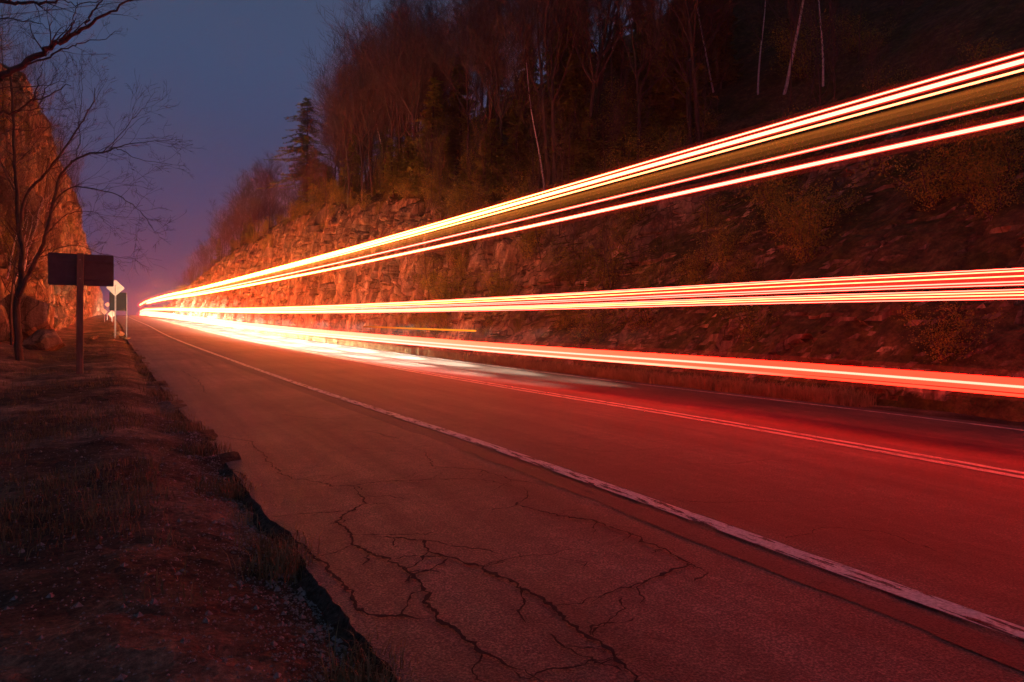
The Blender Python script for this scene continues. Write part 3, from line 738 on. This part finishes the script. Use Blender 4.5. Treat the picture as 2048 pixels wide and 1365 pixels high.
# ------------------------------------------------------------------ the bare trees at the left
def traced(name, limbs, label, depth0, mT='bark', mC='twig', twigs=True, seed=5, tw=1.0, base=None):
    rnd = random.Random(seed); T = MB(); Cc = MB(); root = empty(name)
    for li, (pts, r0, r1, dofs) in enumerate(limbs):
        P = []
        k = len(pts)
        for i, q in enumerate(pts):
            d = depth0 + dofs*(i/(k-1)) if not isinstance(dofs, tuple) else depth0+dofs[0]+(dofs[1]-dofs[0])*i/(k-1)
            P.append(at(q[0], q[1], d))
        S = [P[0]]
        for i in range(k-1):     # round the corners
            p0, p1, p2, p3 = P[max(i-1, 0)], P[i], P[i+1], P[min(i+2, k-1)]
            for t in (.25, .5, .75, 1.0):
                S.append(.5*((2*p1)+(p2-p0)*t+(2*p0-5*p1+4*p2-p3)*t*t+(3*p1-p0-3*p2+p3)*t**3) + Vector((rnd.gauss(0, 1), rnd.gauss(0, 1), rnd.gauss(0, 1)))*.012)
        n = len(S); rad = [r0+(r1-r0)*i/(n-1) for i in range(n)]
        (T if li == 0 else Cc).tube(S, rad, 7 if r0 > .03 else 4, False)
        if twigs and r0 < .12:
            Lm = sum((S[i+1]-S[i]).length for i in range(n-1))
            for _ in range(int(Lm*4.2*tw)):
                f = rnd.uniform(.2, 1); i = min(n-2, int(f*(n-1))); d = (S[i+1]-S[i]).normalized()
                ax = Vector((rnd.gauss(0, 1), rnd.gauss(0, 1), rnd.gauss(.1, .9))).normalized()
                nd = (d*.9+ax*rnd.uniform(.4, 1.0)).normalized()
                grow(Cc, Cc, S[i], nd, rnd.uniform(.5, 1.5)*depth0/22*(1.15-.5*f), max(.0035*depth0/22, rad[i]*.4), 1, rnd, .03, 5, .55, 4, .0032*depth0/22, .13, 3)
    T.build('trunk', M[mT], root, True); Cc.build('crown', M[mC], root)
    return tag(root, label, 'tree')
A_ = [
 ([(40,722),(36,660),(34,610),(41,560),(45,505),(38,450),(33,390),(30,330),(28,250),(22,150)], .11, .03, 0),
 ([(35,605),(52,560),(70,525),(86,488),(95,460),(106,410),(116,370),(120,352)], .07, .035, -.6),
 ([(120,352),(138,331),(152,319),(179,308),(205,305),(231,296)], .035, .022, (-.6, -1.4)),
 ([(231,296),(258,289),(299,284),(345,280)], .018, .005, (-1.4, -2.0)),
 ([(233,297),(252,306),(272,316),(308,325),(345,330)], .014, .004, (-1.4, -2.2)),
 ([(205,305),(229,284),(258,249),(284,220),(298,203)], .016, .004, (-1.1, -.6)),
 ([(218,300),(250,268),(275,240),(300,232)], .010, .004, (-1.2, -1.0)),
 ([(152,319),(160,278),(158,249),(163,205),(164,152),(160,120)], .018, .005, (-.8, -.2)),
 ([(41,450),(53,390),(82,357),(114,319),(138,284),(158,255),(172,228),(188,203),(190,176)], .045, .008, (0, -1.0)),
 ([(160,250),(178,222),(198,188),(215,160)], .012, .004, (-.8, -.3)),
 ([(120,355),(118,330),(108,300),(94,283)], .012, .004, (-.6, .2)),
 ([(104,412),(123,387),(151,374),(200,381),(234,390),(257,404),(286,430),(300,450),(310,463),(325,470)], .024, .004, (-.5, -2.2)),
 ([(276,421),(279,440),(272,468),(284,500)], .005, .003, (-1.7, -1.5)),
 ([(151,374),(165,368),(178,365)], .008, .003, (-.8, -1.0)),
 ([(90,470),(111,450),(134,430),(160,423),(194,427),(209,444),(228,462)], .016, .004, (-.4, -1.6)),
 ([(176,424),(215,432),(260,436)], .006, .003, (-1.0, -1.6)),
 ([(78,515),(94,510),(120,496),(160,492),(194,504),(229,513),(268,517)], .014, .004, (-.4, -1.6)),
 ([(30,330),(60,300),(90,262),(115,240)], .02, .005, (0, .8)),
 ([(30,380),(8,340),(-10,280)], .03, .01, (0, .4)),
 ([(60,540),(95,590),(105,640)], .008, .003, (-.3, .3)),
]
traced('bare_tree', A_, 'dark bare tree with arching branches beside the big sign', 21.0, seed=5, tw=.75)
B_ = [
 ([(-190,900),(-150,600),(-110,330),(-60,190),(0,155)], .14, .05, 0),
 ([(0,155),(38,135),(82,106),(114,88),(141,73),(167,56),(202,34),(243,12),(280,-12)], .042, .008, (0, .4)),
 ([(114,88),(128,70),(141,53),(150,30),(156,5)], .012, .004, (.15, 0)),
 ([(167,56),(178,38),(188,20),(204,0),(212,-20)], .014, .005, (.2, .3)),
 ([(56,129),(97,114),(135,95),(161,88),(200,78),(240,62)], .014, .004, (.05, .6)),
 ([(-80,20),(0,4),(35,6),(67,6),(117,0),(160,-14)], .03, .01, (0, .2)),
 ([(100,-10),(126,0),(152,11),(202,0)], .010, .005, (.1, .2)),
 ([(70,6),(95,20),(120,5)], .006, .003, (.1, .3)),
 ([(-70,260),(0,228),(32,224),(62,204),(100,190),(141,168)], .022, .005, (.2, .7)),
 ([(32,224),(62,220),(105,218),(161,217)], .008, .003, (.3, .6)),
 ([(67,202),(76,170),(82,147),(85,117)], .010, .004, (.4, .4)),
 ([(76,217),(90,185),(108,158),(112,135)], .008, .003, (.4, .5)),
 ([(-50,200),(0,180),(60,172),(130,165)], .010, .003, (.2, .5)),
 ([(-60,90),(0,40),(60,45),(100,60)], .012, .004, (.2, .5)),
 ([(-60,330),(0,270),(60,262),(120,250)], .010, .003, (.2, .6)),
]
traced('bare_tree', B_, 'near bare tree reaching in from the top left corner', 8.5, seed=9, tw=1.5)
# small white birches by the dark tree
for nm, limbs, lab in (
  ('birch_tree', [([(24,662),(20,640),(21,612),(24,580),(33,558),(40,544)], .055, .03, 0), ([(40,544),(44,520),(48,490),(56,440)], .028, .012, (0, .4))], 'crooked white birch trunk left of the dark tree'),
  ('birch_tree', [([(14,560),(19,536),(26,505),(31,480),(36,462)], .035, .02, 0), ([(36,462),(42,430),(50,395)], .018, .008, (0, .3))], 'white birch stem leaning right near the left picture edge'),
  ('birch_tree', [([(46,560),(52,515),(60,490),(71,459),(76,440),(79,420),(87,410)], .04, .016, 0)], 'pair of pale birch stems leaning right over the rock, right one'),
  ('birch_tree', [([(44,555),(50,505),(57,480),(63,455),(66,435)], .026, .01, (.4, .6))], 'pair of pale birch stems leaning right over the rock, left one')):
    traced(nm, limbs, lab, 30.0, 'birch', 'birch', seed=3, tw=.15)
# overhead wire across the top left corner
wv = [at(x, 33-.1075*(x+30)+6*math.sin(math.pi*(x+400)/900.)*.3, 14+.01*(x+400)) for x in range(-400, 520, 40)]
wm = MB(); wm.tube(wv, .008, 5)
tag(wm.build('overhead_cable', M['cable']), 'thin black overhead cable crossing the top left corner', 'cable')

# ------------------------------------------------------------------ signs
def sign_frame(p, facing):  # facing: unit vector, horizontal
    f = Vector(facing).normalized(); u = Vector((0, 0, 1)).cross(f).normalized(); return u, f
def gz(x, y): return ground_left(x, y)
# big sign seen from behind
y0, x0 = 19.0, -.60
root = empty('road_sign', (float(rs(y0))+x0, y0, gz(x0, y0)))
tag(root, 'large rectangular sign seen from behind on a thick wooden post', 'sign')
post = MB(); post.box((0, 0, 1.27), .07, .065, 1.57)
po = post.build('post', M['woodpost'], root)
bv = po.modifiers.new('b', 'BEVEL'); bv.width = .008; bv.segments = 2
def rrect(w_, h_, r_, n=4):
    o = []
    for cx, cz, a0 in ((w_-r_, h_-r_, 0), (-w_+r_, h_-r_, 90), (-w_+r_, -h_+r_, 180), (w_-r_, -h_+r_, 270)):
        for i in range(n+1):
            a = R(a0+90*i/n); o.append((cx+r_*math.cos(a), cz+r_*math.sin(a)))
    return o
pn = MB(); pn.prism(rrect(.66, .375, .035), (.02, .10, 2.46), Vector((1, .03, .012)).normalized(), (-.012, 0, 1), .006); pn.build('panel', M['panelback'], root)
br = MB()
for dz in (-.22, .22): br.box((.02, .085, 2.46+dz), .62, .008, .02)
br.build('bracket', M['panelback'], root)
bl = MB()
for dz in (-.22, .22): bl.tube([Vector((0, -.085, 2.46+dz)), Vector((0, -.070, 2.46+dz))], .014, 6)
bl.build('bolt', M['metal'], root)
# pale diamond with a channel post, and the dark board behind it
def diamond(name, x, y, zc, half, label, face='panelpale', toward=(.15, -1, 0), h0=-.3, posth=None, mats='metal', rot=45):
    root = empty(name, (float(rs(y))+x, y, gz(x, y))); tag(root, label, 'sign')
    u, f = sign_frame(None, toward)
    p_ = MB(); p_.box((0, 0, (zc+h0)/2+.1), .03, .02, (zc-h0)/2+.1); p_.build('post', M[mats], root)
    d_ = MB(); o = rrect(half, half, half*.1, 3); c, s_ = math.cos(R(rot)), math.sin(R(rot)); o = [(a*c-b*s_, a*s_+b*c) for a, b in o]
    d_.prism(o, Vector(f)*.035+Vector((0, 0, zc)), u, (0, 0, 1), .005); d_.build('panel', M[face], root)
    return root
r1 = diamond('warning_sign', .30, 46.0, 2.93, .34, 'pale diamond warning sign on a steel post, nearest of the diamonds')
dd = MB(); dd.box((.0, -.045, 2.84), .022, .012, .26); dd.build('stiffener', M['metal'], r1)
M['darkpanel'] = simple('dark_board', (.018, .013, .012), (.03, .024, .022), 5, .6, 0)
# dark board on two slim posts behind the diamond
yb = 48.0; xb = .62
rb = empty('board_sign', (float(rs(yb))+xb, yb, gz(.7, yb))); tag(rb, 'dark board on two slim steel posts behind the pale diamond', 'sign')
for dx in (-.28, .30):
    pp = MB(); pp.box((dx, 0, 1.25), .022, .018, 1.45); pp.build('post', M['metal'], rb)
ob = MB(); ob.prism(rrect(.46, .56, .05), (-.16, .04, 2.22), (1, 0, 0), (0, 0, 1), .006); ob.build('panel', M['darkpanel'], rb)
# the string of little signs far up the verge
diamond('warning_sign', -.40, 118, 2.3, .27, 'tiny far diamond sign, upper left of the distant cluster')
diamond('warning_sign', -.75, 104, 1.35, .25, 'tiny far diamond sign, lower left of the distant cluster')
rsq = diamond('square_sign', .12, 100, 2.15, .34, 'small pale square sign above the bright diamond far up the verge', rot=0)
rlamp = diamond('warning_sign', .10, 108, .95, .36, 'bright white far diamond sign with an amber lamp on top')
M['amber'] = bpy.data.materials.new('amber_lamp'); M['amber'].use_nodes = True; t = M['amber'].node_tree; b = t.nodes['Principled BSDF']
b.inputs['Base Color'].default_value = (.8, .4, .03, 1); b.inputs['Emission Color'].default_value = (1, .55, .05, 1); b.inputs['Emission Strength'].default_value = 2.2
lm = MB(); lm.tube([Vector((.05, -.05, 1.52)), Vector((.05, -.05, 1.60)), Vector((.05, -.05, 1.74)), Vector((.05, -.05, 1.80))], [.12, .17, .14, .05], 10)
lm.build('lamp', M['amber'], rlamp)
# pale stones at the foot of the board
def boulder(loc, sx_, sy__, sz_, seed, label, m_='rock', name='stone'):
    import bmesh
    bm = bmesh.new(); bmesh.ops.create_icosphere(bm, subdivisions=4, radius=1)
    P = np.array([v.co[:] for v in bm.verts]); rr = np.random.RandomState(seed)
    for _ in range(22):
        d = rr.normal(size=3); d /= np.linalg.norm(d); cut = rr.uniform(.45, .8); q = P@d
        P = P-np.outer(np.clip(q-cut, 0, None), d)
    P = P*(1+.10*fbm(P[:, 0]*3+seed, P[:, 1]*3+P[:, 2]*2.3, 4, seed)[:, None])
    for v, p in zip(bm.verts, P): v.co = (p[0]*sx_, p[1]*sy__, p[2]*sz_)
    me = bpy.data.meshes.new(name); bm.to_mesh(me); bm.free(); me.materials.append(M[m_])
    o = bpy.data.objects.new(name, me); C.objects.link(o); o.location = loc
    return tag(o, label, 'rock')
def onv(x, y, dz=0): return Vector((float(rs(y))+x, y, gz(x, y)+dz))
boulder(onv(.85, 46.5, .1), .42, .5, .16, 1, 'flat pale stone at the foot of the thin right post')
boulder(onv(-.75, 44, .1), .32, .4, .2, 2, 'pale stone lying in the dark grass left of the posts')
boulder(onv(.45, 52, .1), .55, .9, .3, 3, 'long low rock on the verge behind the signs')
boulder(onv(-2.2, 33, .4), 1.0, .9, .75, 4, 'big squarish rock behind the thick sign post, lower right')
boulder(onv(-3.0, 37, 1.0), 1.5, 1.1, 1.5, 5, 'tall pale block of rock below the big sign')
boulder(onv(-4.2, 34, .9), 1.1, .9, 1.0, 6, 'blocky rock left of the big sign post by the dark tree')
boulder(onv(-5.6, 35, 1.6), 1.4, 1, 1.6, 7, 'pale rounded rock at the left behind the birches')
boulder(Vector((float(rs(17))+12.2, 17.5, float(rz(17.5))+.02)), .35, .3, .22, 8, 'small pale rock beside the far road edge')
# white posts along the far side
def delin(x, y, w_, h_, label):
    root = empty('marker_post', (float(rs(y))+x, y, float(rz(y))-.2)); tag(root, label, 'marker post')
    p_ = MB(); p_.box((0, 0, h_*.5), w_*.3, .05, h_*.5); p_.build('post', M['metal'], root)
    q_ = MB(); q_.box((0, -.06, h_-.35), w_*.5, .01, .35); q_.build('reflector', M['white'], root)
M['white'] = simple('white_plate', (.75, .74, .7), (.85, .84, .8), 5, .4, 0)
delin(11.9, 168, .35, 1.25, 'white marker post nearer of two on the far road side')
delin(11.7, 232, .42, 1.25, 'white marker post at the crest of the road')

# ------------------------------------------------------------------ ground litter
rnd = random.Random(21)
def blades(n, fpos, h0, h1, w_, spread=.5, per=7):
    g_ = MB()
    for _ in range(n):
        p = fpos()
        if p is None: continue
        for k in range(per):
            a_ = rnd.uniform(0, 6.28); h_ = rnd.uniform(h0, h1); o = Vector((rnd.gauss(0, .05), rnd.gauss(0, .05), 0)); b_ = p+o
            t_ = Vector((math.cos(a_), math.sin(a_), 0))*h_*rnd.uniform(.1, spread*1.6); s_ = Vector((-math.sin(a_), math.cos(a_), 0))*w_
            m_ = b_+t_*.4+Vector((0, 0, h_*.65)); e_ = b_+t_+Vector((0, 0, h_*rnd.uniform(.5, 1)))
            g_.quad(b_-s_, b_+s_, m_+s_*.7, m_-s_*.7); g_.tri(m_-s_*.7, m_+s_*.7, e_)
    return g_
def lv():
    y = 2.2*math.exp(rnd.random()*math.log(70/2.2)); x = .55-abs(rnd.gauss(0, 1))*(1.0+.05*y)-.25
    if fbm(np.array([x*.8]), np.array([y*.5]), 3, 77)[0] < rnd.uniform(-.03, .08): return None
    return onv(x, y, -.01)
tag(blades(5200, lv, .03, .13, .003).build('dead_grass', M['grass']), kind='stuff')
def le():
    y = 1.8*math.exp(rnd.random()*math.log(40/1.8)); x = .93-abs(rnd.gauss(0, .16))
    if fbm(np.array([x*.5]), np.array([y*1.7]), 3, 91)[0] < .03: return None
    return onv(x, y, -.02)
tag(blades(2600, le, .05, .20, .003).build('edge_grass', M['grass']), kind='stuff')
def rv():
    y = 8*math.exp(rnd.random()*math.log(180/8)); x = XO+.15+abs(rnd.gauss(0, .9))
    return Vector((float(rs(y))+x, y, float(rz(y))+float(right_prof(np.array([x]), np.array([y]))[0])-.02))
tag(blades(6500, rv, .12, .5, .006).build('roadside_grass', M['grass']), kind='stuff')
# gravel and chips of stone
pb = MB()
for _ in range(16000):
    y = 1.6*math.exp(rnd.random()*math.log(16/1.6)); x = .88-abs(rnd.gauss(0, 1))*(1.1 if rnd.random() < .6 else .16)-.02
    if rnd.random() < .012: x = rnd.uniform(.95, 3.1)
    on = x > .93
    p = road_pt(x, y, .003) if on else onv(x, y, 0)
    s_ = rnd.uniform(.003, .010)*(1+1.6*(rnd.random() < .06))*(.6 if on else 1)
    b0 = len(pb.V); a_ = rnd.uniform(0, 3); ca, sa = math.cos(a_)*s_, math.sin(a_)*s_; e_ = rnd.uniform(.5, 1)
    pb.V += [p+Vector((ca, sa, 0)), p+Vector((-sa*e_, ca*e_, 0)), p+Vector((-ca, -sa, 0)), p+Vector((sa*e_, -ca*e_, 0)), p+Vector((0, 0, s_*.8))]
    for i in range(4): pb.F.append((b0+i, b0+(i+1) % 4, b0+4))
tag(pb.build('gravel', M['pebble']), kind='stuff')
# ------------------------------------------------------------------ night air
hz = MB(); hz.box((0, 230, 70), 320, 330, 80.0)
hm = bpy.data.materials.new('haze_air'); hm.use_nodes = True; ht = hm.node_tree; ht.nodes.clear()
ho = ht.nodes.new('ShaderNodeOutputMaterial'); pv = ht.nodes.new('ShaderNodeVolumePrincipled')
pv.inputs['Density'].default_value = .0009; pv.inputs['Color'].default_value = (.8, .8, .8, 1); pv.inputs['Anisotropy'].default_value = .75
ht.links.new(pv.outputs[0], ho.inputs['Volume'])
tag(hz.build('haze', hm), kind='stuff')
